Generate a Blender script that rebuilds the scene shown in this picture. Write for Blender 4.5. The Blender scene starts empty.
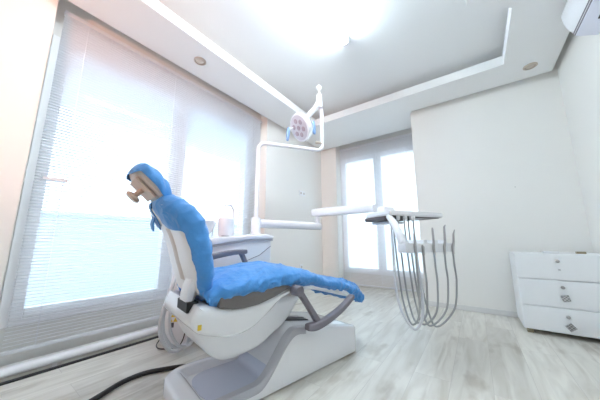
import bpy, bmesh, math, random
from mathutils import Vector, Matrix, noise
random.seed(7)
S = bpy.context.scene
COL = S.collection
PI = math.pi

# ------------------------------------------------------------------ materials
def mat(name, col, rough=0.5, metal=0.0, coat=0.0, vary=0.03, scale=6.0, bump=0.0, bscale=30.0, spec=0.5, trans=0.0, sheen=0.0):
    m = bpy.data.materials.new(name); m.use_nodes = True
    nt = m.node_tree; b = nt.nodes['Principled BSDF']
    tc = nt.nodes.new('ShaderNodeTexCoord')
    n = nt.nodes.new('ShaderNodeTexNoise'); n.inputs['Scale'].default_value = scale; n.inputs['Detail'].default_value = 4
    nt.links.new(tc.outputs['Object'], n.inputs['Vector'])
    mx = nt.nodes.new('ShaderNodeMix'); mx.data_type = 'RGBA'
    lo = [max(0, c * (1 - vary)) for c in col]; hi = [min(1, c * (1 + vary)) for c in col]
    mx.inputs[6].default_value = (*lo, 1); mx.inputs[7].default_value = (*hi, 1)
    nt.links.new(n.outputs['Fac'], mx.inputs[0]); nt.links.new(mx.outputs[2], b.inputs['Base Color'])
    b.inputs['Roughness'].default_value = rough; b.inputs['Metallic'].default_value = metal
    b.inputs['Coat Weight'].default_value = coat; b.inputs['Coat Roughness'].default_value = 0.08
    b.inputs['Specular IOR Level'].default_value = spec
    b.inputs['Sheen Weight'].default_value = sheen
    if bump:
        n2 = nt.nodes.new('ShaderNodeTexNoise'); n2.inputs['Scale'].default_value = bscale; n2.inputs['Detail'].default_value = 3
        nt.links.new(tc.outputs['Object'], n2.inputs['Vector'])
        bp = nt.nodes.new('ShaderNodeBump'); bp.inputs['Strength'].default_value = bump; bp.inputs['Distance'].default_value = 0.01
        nt.links.new(n2.outputs['Fac'], bp.inputs['Height']); nt.links.new(bp.outputs['Normal'], b.inputs['Normal'])
    return m

def emit(name, col, strength):
    m = bpy.data.materials.new(name); m.use_nodes = True; nt = m.node_tree
    nt.nodes.remove(nt.nodes['Principled BSDF'])
    e = nt.nodes.new('ShaderNodeEmission'); e.inputs[0].default_value = (*col, 1); e.inputs[1].default_value = strength
    nt.links.new(e.outputs[0], nt.nodes['Material Output'].inputs[0]); return m

def glass_mat():
    m = bpy.data.materials.new('window_glass'); m.use_nodes = True; nt = m.node_tree
    nt.nodes.remove(nt.nodes['Principled BSDF'])
    t = nt.nodes.new('ShaderNodeBsdfTransparent'); t.inputs[0].default_value = (0.97, 1, 1, 1)
    g = nt.nodes.new('ShaderNodeBsdfGlossy'); g.inputs['Roughness'].default_value = 0.01
    f = nt.nodes.new('ShaderNodeFresnel'); f.inputs['IOR'].default_value = 1.5
    mx = nt.nodes.new('ShaderNodeMixShader')
    ge = nt.nodes.new('ShaderNodeNewGeometry'); iv = nt.nodes.new('ShaderNodeMath'); iv.operation = 'SUBTRACT'; iv.inputs[0].default_value = 1
    ml = nt.nodes.new('ShaderNodeMath'); ml.operation = 'MULTIPLY'; nt.links.new(ge.outputs['Backfacing'], iv.inputs[1])
    nt.links.new(iv.outputs[0], ml.inputs[0]); nt.links.new(f.outputs[0], ml.inputs[1])
    nt.links.new(ml.outputs[0], mx.inputs[0]); nt.links.new(t.outputs[0], mx.inputs[1]); nt.links.new(g.outputs[0], mx.inputs[2])
    nt.links.new(mx.outputs[0], nt.nodes['Material Output'].inputs[0]); return m

def floor_mat():
    m = bpy.data.materials.new('whitewashed_oak'); m.use_nodes = True; nt = m.node_tree; b = nt.nodes['Principled BSDF']; L = nt.links.new
    tc = nt.nodes.new('ShaderNodeTexCoord')
    mp = nt.nodes.new('ShaderNodeMapping'); mp.inputs['Rotation'].default_value = (0, 0, PI / 2)
    L(tc.outputs['Object'], mp.inputs[0])
    br = nt.nodes.new('ShaderNodeTexBrick'); br.inputs['Scale'].default_value = 1.0
    br.inputs['Brick Width'].default_value = 1.25; br.inputs['Row Height'].default_value = 0.19
    br.inputs['Mortar Size'].default_value = 0.0012; br.inputs['Bias'].default_value = 0.0; br.offset = 0.37
    br.inputs['Color1'].default_value = (0.0, 0.0, 0.0, 1); br.inputs['Color2'].default_value = (1, 1, 1, 1); br.inputs['Mortar'].default_value = (0.4, .4, .4, 1)
    L(mp.outputs[0], br.inputs['Vector'])
    # grain: noise stretched along the plank, shifted per plank
    ad = nt.nodes.new('ShaderNodeVectorMath'); ad.operation = 'MULTIPLY_ADD'
    ad.inputs[1].default_value = (7.3, 3.1, 5.0)
    L(br.outputs['Color'], ad.inputs[0]); L(tc.outputs['Object'], ad.inputs[2])
    mp2 = nt.nodes.new('ShaderNodeMapping'); mp2.inputs['Scale'].default_value = (7.0, 0.9, 1)
    L(ad.outputs[0], mp2.inputs[0])
    n1 = nt.nodes.new('ShaderNodeTexNoise'); n1.inputs['Scale'].default_value = 1.6; n1.inputs['Detail'].default_value = 5; n1.inputs['Distortion'].default_value = 1.6
    L(mp2.outputs[0], n1.inputs['Vector'])
    mp3 = nt.nodes.new('ShaderNodeMapping'); mp3.inputs['Scale'].default_value = (3.2, 1.5, 1)
    L(ad.outputs[0], mp3.inputs[0])
    n2 = nt.nodes.new('ShaderNodeTexNoise'); n2.inputs['Scale'].default_value = 2.2; n2.inputs['Detail'].default_value = 3
    L(mp3.outputs[0], n2.inputs['Vector'])
    r1 = nt.nodes.new('ShaderNodeValToRGB'); e = r1.color_ramp.elements
    e[0].position = 0.3; e[0].color = (0.545, 0.515, 0.45, 1); e[1].position = 0.62; e[1].color = (0.73, 0.71, 0.65, 1)
    x = r1.color_ramp.elements.new(0.47); x.color = (0.645, 0.62, 0.565, 1)
    L(n1.outputs['Fac'], r1.inputs[0])
    r2 = nt.nodes.new('ShaderNodeValToRGB'); e = r2.color_ramp.elements
    e[0].position = 0.27; e[0].color = (0.5, 0.44, 0.38, 1); e[1].position = 0.40; e[1].color = (1, 1, 1, 1)
    L(n2.outputs['Fac'], r2.inputs[0])
    mu = nt.nodes.new('ShaderNodeMix'); mu.data_type = 'RGBA'; mu.blend_type = 'MULTIPLY'; mu.inputs[0].default_value = 0.55
    L(r1.outputs[0], mu.inputs[6]); L(r2.outputs[0], mu.inputs[7])
    # per-plank tint
    rp = nt.nodes.new('ShaderNodeMapRange'); rp.inputs[3].default_value = 0.93; rp.inputs[4].default_value = 1.05
    L(br.outputs['Color'], rp.inputs[0])
    mu2 = nt.nodes.new('ShaderNodeMix'); mu2.data_type = 'RGBA'; mu2.blend_type = 'MULTIPLY'; mu2.inputs[0].default_value = 1
    cb = nt.nodes.new('ShaderNodeCombineColor')
    for k in range(3): L(rp.outputs[0], cb.inputs[k])
    L(mu.outputs[2], mu2.inputs[6]); L(cb.outputs[0], mu2.inputs[7])
    mo = nt.nodes.new('ShaderNodeMix'); mo.data_type = 'RGBA'; mo.inputs[7].default_value = (0.50, 0.47, 0.43, 1)
    L(br.outputs['Fac'], mo.inputs[0]); L(mu2.outputs[2], mo.inputs[6])
    L(mo.outputs[2], b.inputs['Base Color'])
    b.inputs['Roughness'].default_value = 0.32
    bp = nt.nodes.new('ShaderNodeBump'); bp.inputs['Strength'].default_value = 0.12; bp.inputs['Distance'].default_value = 0.004
    L(n1.outputs['Fac'], bp.inputs['Height']); L(bp.outputs[0], b.inputs['Normal'])
    return m

def patterned_metal():
    m = mat('patterned_metal', (0.2, 0.2, 0.21), 0.35, 0.6); nt = m.node_tree; b = nt.nodes['Principled BSDF']
    tc = nt.nodes.new('ShaderNodeTexCoord'); ck = nt.nodes.new('ShaderNodeTexChecker'); ck.inputs['Scale'].default_value = 90
    ck.inputs['Color1'].default_value = (0.24, 0.24, 0.25, 1); ck.inputs['Color2'].default_value = (0.5, 0.5, 0.52, 1)
    nt.links.new(tc.outputs['Object'], ck.inputs['Vector']); nt.links.new(ck.outputs[0], b.inputs['Base Color']); return m

def slat_mat():
    m = mat('white_blind_slat', (0.90, 0.90, 0.91), 0.4, vary=.01); nt = m.node_tree
    t = nt.nodes.new('ShaderNodeBsdfTranslucent'); t.inputs[0].default_value = (.9, .92, .95, 1)
    mx = nt.nodes.new('ShaderNodeMixShader'); mx.inputs[0].default_value = .5
    nt.links.new(nt.nodes['Principled BSDF'].outputs[0], mx.inputs[1]); nt.links.new(t.outputs[0], mx.inputs[2])
    nt.links.new(mx.outputs[0], nt.nodes['Material Output'].inputs[0]); return m

M = dict(
    wall=mat('cream_wall_paint', (0.84, 0.83, 0.80), 0.7, vary=0.012, scale=2.0, bump=0.03, bscale=180),
    ceil=mat('white_ceiling_paint', (0.84, 0.84, 0.835), 0.8, vary=0.01, scale=2.0),
    floor=floor_mat(),
    base=mat('grey_white_skirting', (0.72, 0.72, 0.71), 0.45),
    frame=mat('white_window_plastic', (0.94, 0.94, 0.95), 0.35),
    slat=slat_mat(),
    glass=glass_mat(),
    balc=mat('pale_balcony_plaster', (0.80, 0.82, 0.86), 0.8),
    pvc=mat('gloss_white_plastic', (0.84, 0.85, 0.88), 0.16, coat=0.5, vary=0.01),
    pvc2=mat('soft_white_plastic', (0.82, 0.83, 0.86), 0.32, vary=0.01),
    lilac=mat('pale_lilac_plastic', (0.60, 0.64, 0.76), 0.14, coat=0.6, vary=0.01),
    band=mat('light_mauve_grey_plastic', (0.45, 0.455, 0.50), 0.4),
    mauve=mat('mauve_grey_plastic', (0.205, 0.19, 0.225), 0.42),
    pad=mat('dark_mauve_upholstery', (0.165, 0.15, 0.15), 0.5),
    beige=mat('beige_plastic', (0.60, 0.55, 0.52), 0.45),
    tan=mat('tan_plastic', (0.58, 0.45, 0.37), 0.5),
    black=mat('black_rubber', (0.02, 0.02, 0.022), 0.45),
    cloth=mat('blue_disposable_cover', (0.055, 0.28, 0.68), 0.6, vary=0.08, scale=9, bump=0.4, bscale=45, sheen=0.25),
    paleblue=mat('pale_blue_handle_sleeve', (0.22, 0.36, 0.62), 0.5),
    hose=mat('grey_hose', (0.36, 0.37, 0.37), 0.45),
    whose=mat('translucent_white_hose', (0.68, 0.70, 0.73), 0.35),
    steel=mat('brushed_steel', (0.42, 0.41, 0.41), 0.3, 0.85),
    dark=mat('dark_brown_panel', (0.10, 0.085, 0.09), 0.4),
    drawer=mat('white_drawer_lacquer', (0.85, 0.87, 0.89), 0.3, vary=0.01),
    gap=mat('dark_gap', (0.05, 0.05, 0.05), 0.8),
    brass=mat('dull_bronze_foot', (0.30, 0.25, 0.16), 0.45, 0.4),
    knob=patterned_metal(),
    ltan=mat('light_trim_ring', (0.52, 0.45, 0.38), 0.35, 0.3),
    ltan2=mat('lamp_reflector', (0.70, 0.62, 0.54), 0.25, 0.3),
    yellow=mat('yellow_label', (0.75, 0.55, 0.05), 0.5),
    led=mat('pinkish_led_lens', (0.38, 0.30, 0.34), 0.2),
    lface=mat('lamp_face_grey', (0.52, 0.49, 0.55), 0.3),
    acv=mat('lilac_white_ac_plastic', (0.74, 0.75, 0.84), 0.4),
    tube=emit('lit_fluorescent_tube', (0.77, 0.91, 1.0), 24.0),
)

# ------------------------------------------------------------------ mesh helpers
def obj(name, bm, m, parent=None, smooth=False, angle=None):
    me = bpy.data.meshes.new(name)
    bmesh.ops.recalc_face_normals(bm, faces=bm.faces[:])
    bm.to_mesh(me); bm.free()
    me.materials.append(m)
    if smooth:
        for p in me.polygons: p.use_smooth = True
        if angle is not None:
            me.set_sharp_from_angle(angle=math.radians(angle))
    o = bpy.data.objects.new(name, me); COL.objects.link(o)
    if parent is not None: o.parent = parent
    return o

def tag(o, label, cat, group=None):
    o['label'] = label; o['category'] = cat
    if group: o['group'] = group
    return o

def thing(name, label, cat, loc, rz=0.0, group=None):
    o = bpy.data.objects.new(name, None); COL.objects.link(o); o.empty_display_size = 0.1
    o.location = loc; o.rotation_euler = (0, 0, rz)
    return tag(o, label, cat, group)

def struct(name, bm, m, parent=None, **k):
    o = obj(name, bm, m, parent, **k)
    if parent is None: o['kind'] = 'structure'
    return o

def box(bm, x0, x1, y0, y1, z0, z1, bev=0.0, seg=2):
    vs = [bm.verts.new((x, y, z)) for x in (x0, x1) for y in (y0, y1) for z in (z0, z1)]
    fs = [bm.faces.new([vs[i] for i in f]) for f in ((0, 1, 3, 2), (4, 6, 7, 5), (0, 4, 5, 1), (2, 3, 7, 6), (0, 2, 6, 4), (1, 5, 7, 3))]
    if bev:
        es = list({e for f in fs for e in f.edges})
        bmesh.ops.bevel(bm, geom=es, offset=bev, segments=seg, affect='EDGES', profile=0.5)
    return bm

def BX(*a, **k): return box(bmesh.new(), *a, **k)

def prism(bm, pts, z0, z1):
    a = [bm.verts.new((p[0], p[1], z0)) for p in pts]; b = [bm.verts.new((p[0], p[1], z1)) for p in pts]
    n = len(pts)
    for i in range(n): bm.faces.new((a[i], a[(i + 1) % n], b[(i + 1) % n], b[i]))
    bm.faces.new(a[::-1]); bm.faces.new(b)
    return bm

def side_prism(bm, pts, y0, y1, bev=0.0, seg=4):
    """polygon in (x,z) extruded along y, its end faces rounded over by bev"""
    P = [Vector((p[0], p[1])) for p in pts]
    Q = [P[0]]
    for p in P[1:]:
        if (p - Q[-1]).length > 1e-4: Q.append(p)
    if (Q[0] - Q[-1]).length < 1e-4: Q.pop()
    P = Q; n = len(P)
    if sum(P[i].x * P[(i + 1) % n].y - P[(i + 1) % n].x * P[i].y for i in range(n)) < 0: P.reverse()
    if y1 < y0: y0, y1 = y1, y0
    N = []; lim = []
    for i in range(n):
        a, b, c = P[i - 1], P[i], P[(i + 1) % n]
        e0 = (b - a).normalized(); e1 = (c - b).normalized()
        t = e0 + e1; t = t.normalized() if t.length > 1e-6 else e1
        nn = Vector((-t.y, t.x)); m = max(.5, nn.dot(Vector((-e1.y, e1.x)))); N.append(nn / m)
        best = 1e9
        for k in range(n):                                  # how far to the opposite side
            if k in (i, (i - 1) % n): continue
            p, q = P[k], P[(k + 1) % n]; d = q - p; den = nn.x * d.y - nn.y * d.x
            if abs(den) < 1e-12: continue
            w = p - b; tt = (w.x * d.y - w.y * d.x) / den; ss = (w.x * nn.y - w.y * nn.x) / den
            if tt > 1e-6 and -1e-6 <= ss <= 1 + 1e-6: best = min(best, tt)
        lim.append(best * .33)
    for _ in range(3): lim = [min(lim[i], (lim[i - 1] + lim[i] + lim[(i + 1) % n]) / 3) for i in range(n)]
    def ring(y, ins): return [bm.verts.new((P[i].x + N[i].x * min(ins, lim[i]), y, P[i].y + N[i].y * min(ins, lim[i]))) for i in range(n)]
    if bev:
        A = [PI / 2 * k / seg for k in range(seg + 1)]
        R = [ring(y0 + bev * (1 - math.sin(a)), bev * (1 - math.cos(a))) for a in A[::-1]] + [ring(y1 - bev * (1 - math.sin(a)), bev * (1 - math.cos(a))) for a in A]
    else: R = [ring(y0, 0), ring(y1, 0)]
    skin(bm, R, True); return bm

def catmull(pts, n):
    """resample a polyline of equal-length tuples with a Catmull-Rom spline"""
    P = [Vector(p) if len(p) <= 4 else list(p) for p in pts]
    P = [list(p) for p in P]; out = []
    m = len(P)
    for i in range(m - 1):
        p0, p1, p2, p3 = P[max(i - 1, 0)], P[i], P[i + 1], P[min(i + 2, m - 1)]
        for k in range(n):
            t = k / n
            out.append([0.5 * (2 * b + (c - a) * t + (2 * a - 5 * b + 4 * c - d) * t * t + (-a + 3 * b - 3 * c + d) * t ** 3)
                        for a, b, c, d in zip(p0, p1, p2, p3)])
    out.append(P[-1]); return out

def tube(bm, pts, r, seg=10, smooth=0, cap=True):
    """round tube along pts; r a number or a list"""
    if smooth:
        if not isinstance(r, (int, float)):
            q = catmull([tuple(p) + (rr,) for p, rr in zip(pts, r)], smooth)
            pts = [x[:3] for x in q]; r = [x[3] for x in q]
        else: pts = catmull(pts, smooth)
    P = [Vector(p) for p in pts]; n = len(P)
    R = [r] * n if isinstance(r, (int, float)) else r
    t0 = (P[1] - P[0]).normalized()
    ref = Vector((0, 0, 1)) if abs(t0.z) < 0.9 else Vector((1, 0, 0))
    nrm = t0.cross(ref).normalized(); rings = []
    for i in range(n):
        t = (P[min(i + 1, n - 1)] - P[max(i - 1, 0)]).normalized()
        nrm = (nrm - t * nrm.dot(t)).normalized(); bn = t.cross(nrm)
        rings.append([bm.verts.new(P[i] + (nrm * math.cos(a) + bn * math.sin(a)) * R[i]) for a in [2 * PI * k / seg for k in range(seg)]])
    skin(bm, rings, cap); return bm

def skin(bm, rings, cap=True):
    n = len(rings[0])
    for a, b in zip(rings, rings[1:]):
        for k in range(n): bm.faces.new((a[k], a[(k + 1) % n], b[(k + 1) % n], b[k]))
    if cap:
        bm.faces.new(rings[0][::-1]); bm.faces.new(rings[-1])

def lathe(bm, prof, c=(0, 0, 0), axis=(0, 0, 1), seg=24):
    """prof: list of (radius, height) revolved about axis through c"""
    ax = Vector(axis).normalized(); q = Vector((0, 0, 1)).rotation_difference(ax); c = Vector(c); rings = []
    for r, h in prof:
        rings.append([bm.verts.new(c + q @ Vector((max(r, 1e-4) * math.cos(2 * PI * k / seg), max(r, 1e-4) * math.sin(2 * PI * k / seg), h))) for k in range(seg)])
    skin(bm, rings, True); return bm

def cyl(bm, a, b, r, seg=16):
    return tube(bm, [a, b], r, seg)

def sup(t, e):
    c, s = math.cos(t), math.sin(t)
    return math.copysign(abs(c) ** (2 / e), c), math.copysign(abs(s) ** (2 / e), s)

def slab_loft(bm, st, sub=6, nr=48, e=3.2, disp=None):
    """loft in the (x,z) plane: stations (x, z, half_width_y, half_thick); section spans y and the path normal"""
    Q = catmull(st, sub); rings = []; n = len(Q)
    for i, (x, z, w, h) in enumerate(Q):
        xa, za = Q[max(i - 1, 0)][:2]; xb, zb = Q[min(i + 1, n - 1)][:2]
        t = Vector((xb - xa, 0, zb - za)).normalized(); nn = Vector((-t.z, 0, t.x)); ring = []
        for k in range(nr):
            a = 2 * PI * k / nr; cx, sx = sup(a, e)
            p = Vector((x, 0, z)) + Vector((0, 1, 0)) * cx * w + nn * sx * h
            if disp:
                d = (Vector((0, 1, 0)) * cx / max(w, .01) + nn * sx / max(h, .01)).normalized()
                p += d * disp(p, i / (n - 1), a)
            ring.append(bm.verts.new(p))
        rings.append(ring)
    skin(bm, rings, True); return bm

def apply_subsurf(o, lv=1):
    md = o.modifiers.new('smooth', 'SUBSURF'); md.levels = lv; md.render_levels = lv
    return o

# ------------------------------------------------------------------ the room
XL, XWIN, XR, YB, YA, CZ, UZ = -2.36, -2.50, 0.885, 3.47, 4.22, 2.56, 2.76
YN = -1.7                                              # wall behind the camera
W0, W1 = 0.184, 2.44                                   # window niche in the left wall
struct('floor', BX(-2.7, XR + .1, YN - .1, YA + .1, -0.1, 0), M['floor'])
struct('ceiling_upper', BX(-2.7, XR + .1, YN - .1, YA + .1, UZ, UZ + .08), M['ceil'])
# lowered ceiling slab with a recess: strips around the opening
REC = [(-1.86, -1.2), (0.12, -1.2), (0.12, 2.045), (0.405, 2.25), (0.41, 3.0), (-1.86, 3.0)]
def ceiling_slab():
    bm = bmesh.new()
    out = [(-2.31, YN), (.835, YN), (.835, 3.42), (-0.56, 3.42), (-0.56, 3.965), (-2.31, 3.965)]
    rings = {}
    for z in (CZ, CZ + .1):
        vo = [bm.verts.new((x, y, z)) for x, y in out]; vi = [bm.verts.new((x, y, z)) for x, y in REC]
        rings[z] = (vo, vi); O_, I_ = vo, vi
        for f in ((O_[0], O_[1], I_[1], I_[0]), (O_[1], O_[2], I_[3], I_[2], I_[1]), (O_[2], O_[3], I_[4], I_[3]),
                  (O_[3], O_[4], O_[5], I_[5], I_[4]), (O_[5], O_[0], I_[0], I_[5])):
            bm.faces.new(f)
    for j in (0, 1):
        a, b = rings[CZ][j], rings[CZ + .1][j]; n = len(a)
        for i in range(n): bm.faces.new((a[i], a[(i + 1) % n], b[(i + 1) % n], b[i]))
    return bm
struct('ceiling', ceiling_slab(), M['ceil'])
# upright closing the recess cavity behind the lip
def cavity():
    bm = bmesh.new()
    o = .22
    for x0, x1, y0, y1 in ((-1.86 - o - .02, -1.86 - o, -1.2, 3.0 + o), (-1.86 - o, .41 + o, 3.0 + o, 3.0 + o + .02), (.41 + o, .41 + o + .02, 2.1, 3.0 + o), (-1.86 - o, .3, -1.2 - o, -1.2 - o + .02)):
        box(bm, x0, x1, y0, y1, CZ + .1, UZ)
    return bm
struct('trim_1', cavity(), M['ceil'])

# left window wall (in the niche) with an opening, returns at both ends
bm = bmesh.new()
G = dict(y0=.20, y1=2.24, z0=.235, z1=2.345)
box(bm, XWIN - .2, XWIN, W0 - .3, G['y0'], 0, UZ); box(bm, XWIN - .2, XWIN, G['y1'], W1 + .3, 0, UZ)
box(bm, XWIN - .2, XWIN, G['y0'], G['y1'], 0, G['z0']); box(bm, XWIN - .2, XWIN, G['y0'], G['y1'], G['z1'], UZ)
struct('wall_left_window', bm, M['wall'])
struct('wall_left_near', BX(XWIN - .0, XL, YN - .1, W0, 0, UZ), M['wall'])
struct('wall_left_far', BX(XWIN - .0, XL, W1, 4.005, 0, UZ), M['wall'])
# alcove at the back: strip left of the window, window wall, block on the right
AX0 = -2.03
bm = bmesh.new(); box(bm, -2.7, AX0, 4.005, YA, 0, UZ); struct('wall_alcove_strip', bm, M['wall'])
A = dict(x0=-2.01, x1=-.60, z0=.22, z1=2.36)
bm = bmesh.new()
box(bm, -2.7, A['x0'], YA, YA + .2, 0, UZ); box(bm, A['x1'], -.5, YA, YA + .2, 0, UZ)
box(bm, A['x0'], A['x1'], YA, YA + .2, 0, A['z0']); box(bm, A['x0'], A['x1'], YA, YA + .2, A['z1'], UZ)
struct('wall_alcove_window', bm, M['wall'])
struct('wall_back', BX(-.577, XR + .1, YB, YA + .2, 0, UZ), M['wall'])
struct('wall_right', BX(XR, XR + .15, YN - .1, YB, 0, UZ), M['wall'])
struct('wall_front', BX(-2.7, XR + .15, YN - .1, YN, 0, UZ), M['wall'])
struct('baseboard_back', BX(-.577, .885, YB - .014, YB, 0, .055, bev=.003), M['base'])
struct('baseboard_right', BX(XR - .014, XR, YN, YB - .014, 0, .065, bev=.003), M['base'])
struct('baseboard_left', BX(XL, XL + .014, W1 + .01, 4.0, 0, .065, bev=.003), M['base'])

# windows ------------------------------------------------------------
def window(name, axis, c, a0, a1, z0, z1, mull, d=.07, handle=None):
    """frame in plane axis=c; a runs along the wall"""
    def B(bm, p0, p1, q0, q1, zz0, zz1, bev=.004):
        if axis == 'x': box(bm, q0, q1, p0, p1, zz0, zz1, bev)
        else: box(bm, p0, p1, q0, q1, zz0, zz1, bev)
    s = -1 if axis == 'x' else 1
    i0, i1 = (c - .05, c + .03) if axis == 'x' else (c - .03, c + .05)
    bm = bmesh.new(); t = .045
    B(bm, a0, a0 + t, i0, i1, z0, z1); B(bm, a1 - t, a1, i0, i1, z0, z1)
    B(bm, a0 + t, a1 - t, i0, i1, z0, z0 + t); B(bm, a0 + t, a1 - t, i0, i1, z1 - t, z1)
    m = (mull[0] + mull[1]) / 2
    B(bm, m - .02, m + .02, i0, i1, z0 + t, z1 - t)
    root = struct(name, bm, M['frame'])
    for k, (b0, b1) in enumerate(((a0 + t, m - .02), (m + .02, a1 - t))):
        bm = bmesh.new(); w = (mull[1] - mull[0]) / 2 - .02 if True else .06
        w = max(w, .05); j0, j1 = i0 + .012, i1 + (.008 if axis == 'x' else 0)
        if axis == 'y': j0, j1 = i0 - .008, i1 - .012
        zz0, zz1 = z0 + t, z1 - t
        B(bm, b0, b0 + w, j0, j1, zz0, zz1); B(bm, b1 - w, b1, j0, j1, zz0, zz1)
        B(bm, b0 + w, b1 - w, j0, j1, zz0, zz0 + w); B(bm, b0 + w, b1 - w, j0, j1, zz1 - w, zz1)
        sash = obj('sash', bm, M['frame'], root)
        bm = bmesh.new(); mid = (j0 + j1) / 2
        B(bm, b0 + w - .004, b1 - w + .004, mid - .003, mid + .003, zz0 + w - .004, zz1 - w + .004, 0)
        obj('pane', bm, M['glass'], sash)
        if handle and k == handle[0]:
            bm = bmesh.new(); hy, hz = handle[1], handle[2]
            if axis == 'x':
                box(bm, j1, j1 + .012, hy - .015, hy + .015, hz - .04, hz + .04, .003)
                box(bm, j1 + .012, j1 + .035, hy - .01, hy + .01, hz - .01, hz + .01, .003)
                box(bm, j1 + .03, j1 + .045, hy - .01, hy + .12, hz - .011, hz + .011, .004)
            obj('handle', bm, M['pvc2'], sash)
    return root
window('window_1', 'x', XWIN - .0, G['y0'], G['y1'], G['z0'], G['z1'], (1.135, 1.295), handle=(0, .285, 1.22))
window('window_2', 'y', YA + .0, A['x0'], A['x1'], A['z0'], A['z1'], (-1.375, -1.235))

# balcony outside
struct('balcony_floor', BX(-3.9, XWIN - .2, -2.5, 7.0, -.12, -.02), M['balc'])
struct('balcony_soffit', BX(-3.72, XWIN - .2, -2.5, 7.0, 2.33, 2.5), M['balc'])
bm = BX(-3.85, -3.72, -2.5, 7.0, -.12, 1.06); box(bm, -3.88, -3.69, -2.5, 7.0, 1.06, 1.10)
struct('balcony_parapet', bm, M['balc'])
bm = BX(-2.7, 2.5, YA + .2, 6.4, -.12, -.02); box(bm, -3.7, 2.5, 6.2, 6.33, -.02, .95)
struct('terrace_parapet', bm, M['balc'])

# venetian blinds ------------------------------------------------------
def blind(name, label, axis, c, a0, a1, z0, z1, pitch, cords, tilt=12, rail_dir=1):
    root = thing(name, label, 'window blind', (c, (a0 + a1) / 2, z0) if axis == 'x' else ((a0 + a1) / 2, c, z0))
    L = (a1 - a0) / 2; H = z1 - z0
    def B(bm, q0, q1, w0, w1, zz0, zz1, bev=.003):
        if axis == 'x': box(bm, w0, w1, q0, q1, zz0, zz1, bev)
        else: box(bm, q0, q1, w0, w1, zz0, zz1, bev)
    bm = bmesh.new(); B(bm, -L, L, -.018, .018, H - .035, H); obj('headrail', bm, M['slat'], root)
    bm = bmesh.new(); B(bm, -L, L, -.014, .014, 0, .022, .005); obj('bottom_rail', bm, M['slat'], root)
    bm = bmesh.new(); n = int((H - .07) / pitch); ta = math.radians(tilt)
    prof = [(-.0125, -.0012), (-.006, .0010), (0, .0017), (.006, .0010), (.0125, -.0012)]
    for i in range(n):
        z = .035 + (i + .5) * (H - .08) / n
        rows = []
        for s in (-L + .004, L - .004):
            for dz in (.0004, -.0004):
                rows.append([])
                for (x, h) in prof:
                    X = x * math.cos(ta) - h * math.sin(ta); Z = x * math.sin(ta) + h * math.cos(ta) + z + dz
                    rows[-1].append(bm.verts.new((X, s, Z) if axis == 'x' else (s, X, Z)))
        for k in range(4):
            bm.faces.new((rows[0][k], rows[0][k + 1], rows[2][k + 1], rows[2][k]))
            bm.faces.new((rows[1][k], rows[3][k], rows[3][k + 1], rows[1][k + 1]))
        for k in (0, 4): bm.faces.new((rows[0][k], rows[2][k], rows[3][k], rows[1][k]))
    o = obj('slats', bm, M['slat'], root)
    for q in cords:
        bm = bmesh.new(); q -= (a0 + a1) / 2
        for w in (-.0135, .0135):
            B(bm, q - .0012, q + .0012, w - .0008, w + .0008, .02, H - .03, 0)
        obj('ladder_cord', bm, M['slat'], root)
    return root
blind('venetian_blind', 'wide white venetian blind hanging over the tall left window', 'x', -2.425, .232, 2.375, .085, 2.55, .0215, (.38, 1.10, 1.62, 2.22), tilt=14)
blind('venetian_blind', 'narrower white venetian blind over the alcove window at the back', 'y', 4.11, -2.0, -.62, .03, 2.54, .0215, (-1.86, -1.30, -.8), tilt=-14)

# pipe along the foot of the left window
bm = bmesh.new(); tube(bm, [(-2.235, -1.6, .045), (-2.235, 1.18, .045)], .026, 16)
p = tag(obj('heating_pipe', bm, M['pvc2'], smooth=True, angle=40), 'white round pipe lying along the floor under the left window', 'pipe')
for y in (-.6, .45, 1.12):
    bm = bmesh.new(); box(bm, -2.25, -2.22, y - .012, y + .012, 0, .045); obj('clip', bm, M['base'], p)
tag(obj('pipe_shadow_strip', BX(-2.205, -2.180, -1.6, 1.18, 0, .010, bev=.002), M['black']), 'black strip on the floor standing in for the shadow of the white pipe', 'strip')  # pipe's dark shadow line on the floor, modelled as a black strip
# grey cable strip on the floor behind it
tag(obj('floor_trunking', BX(-2.45, -2.28, -1.6, 1.2, 0, .018, bev=.003), M['base']), 'flat grey trunking on the floor behind the white pipe', 'trunking')

# ------------------------------------------------------------------ ceiling lamps, downlights, air conditioner
def batten(y, label):
    t = thing('fluorescent_lamp', label, 'ceiling lamp', (-.835, y, UZ), 0)
    obj('housing', BX(-.038, .02, -.64, .635, -.03, 0, bev=.004), M['pvc2'], t)
    bm = bmesh.new(); tube(bm, [(-.01, -.6, -.052), (-.01, .6, -.052)], .032, 16); obj('tube', bm, M['tube'], t, smooth=True, angle=40)
    for yy in (-.615, .615): obj('end_cap', BX(-.042, .025, yy - .014, yy + .014, -.084, -.02, bev=.008), M['pvc2'], t)
batten(1.33, 'lit fluorescent batten lamp on the recessed ceiling panel')
def downlight(x, y, label, rz=0):
    t = thing('downlight', label, 'downlight', (x, y, CZ), rz, 'round downlights in the lowered ceiling')
    bm = bmesh.new(); lathe(bm, [(.058, 0), (.058, -.006), (.050, -.010), (.044, -.008), (.044, 0)], seg=28); obj('trim_ring', bm, M['ltan'], t, smooth=True, angle=40)
    bm = bmesh.new(); lathe(bm, [(.042, -.002), (.042, -.006), (.02, -.0075), (.001, -.008)], seg=24); obj('lens', bm, M['ltan2'], t, smooth=True)
downlight(-2.067, 1.157, 'round tan downlight in the ceiling strip above the left window')
downlight(.633, 3.188, 'round tan downlight in the ceiling corner above the chest of drawers')

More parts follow.
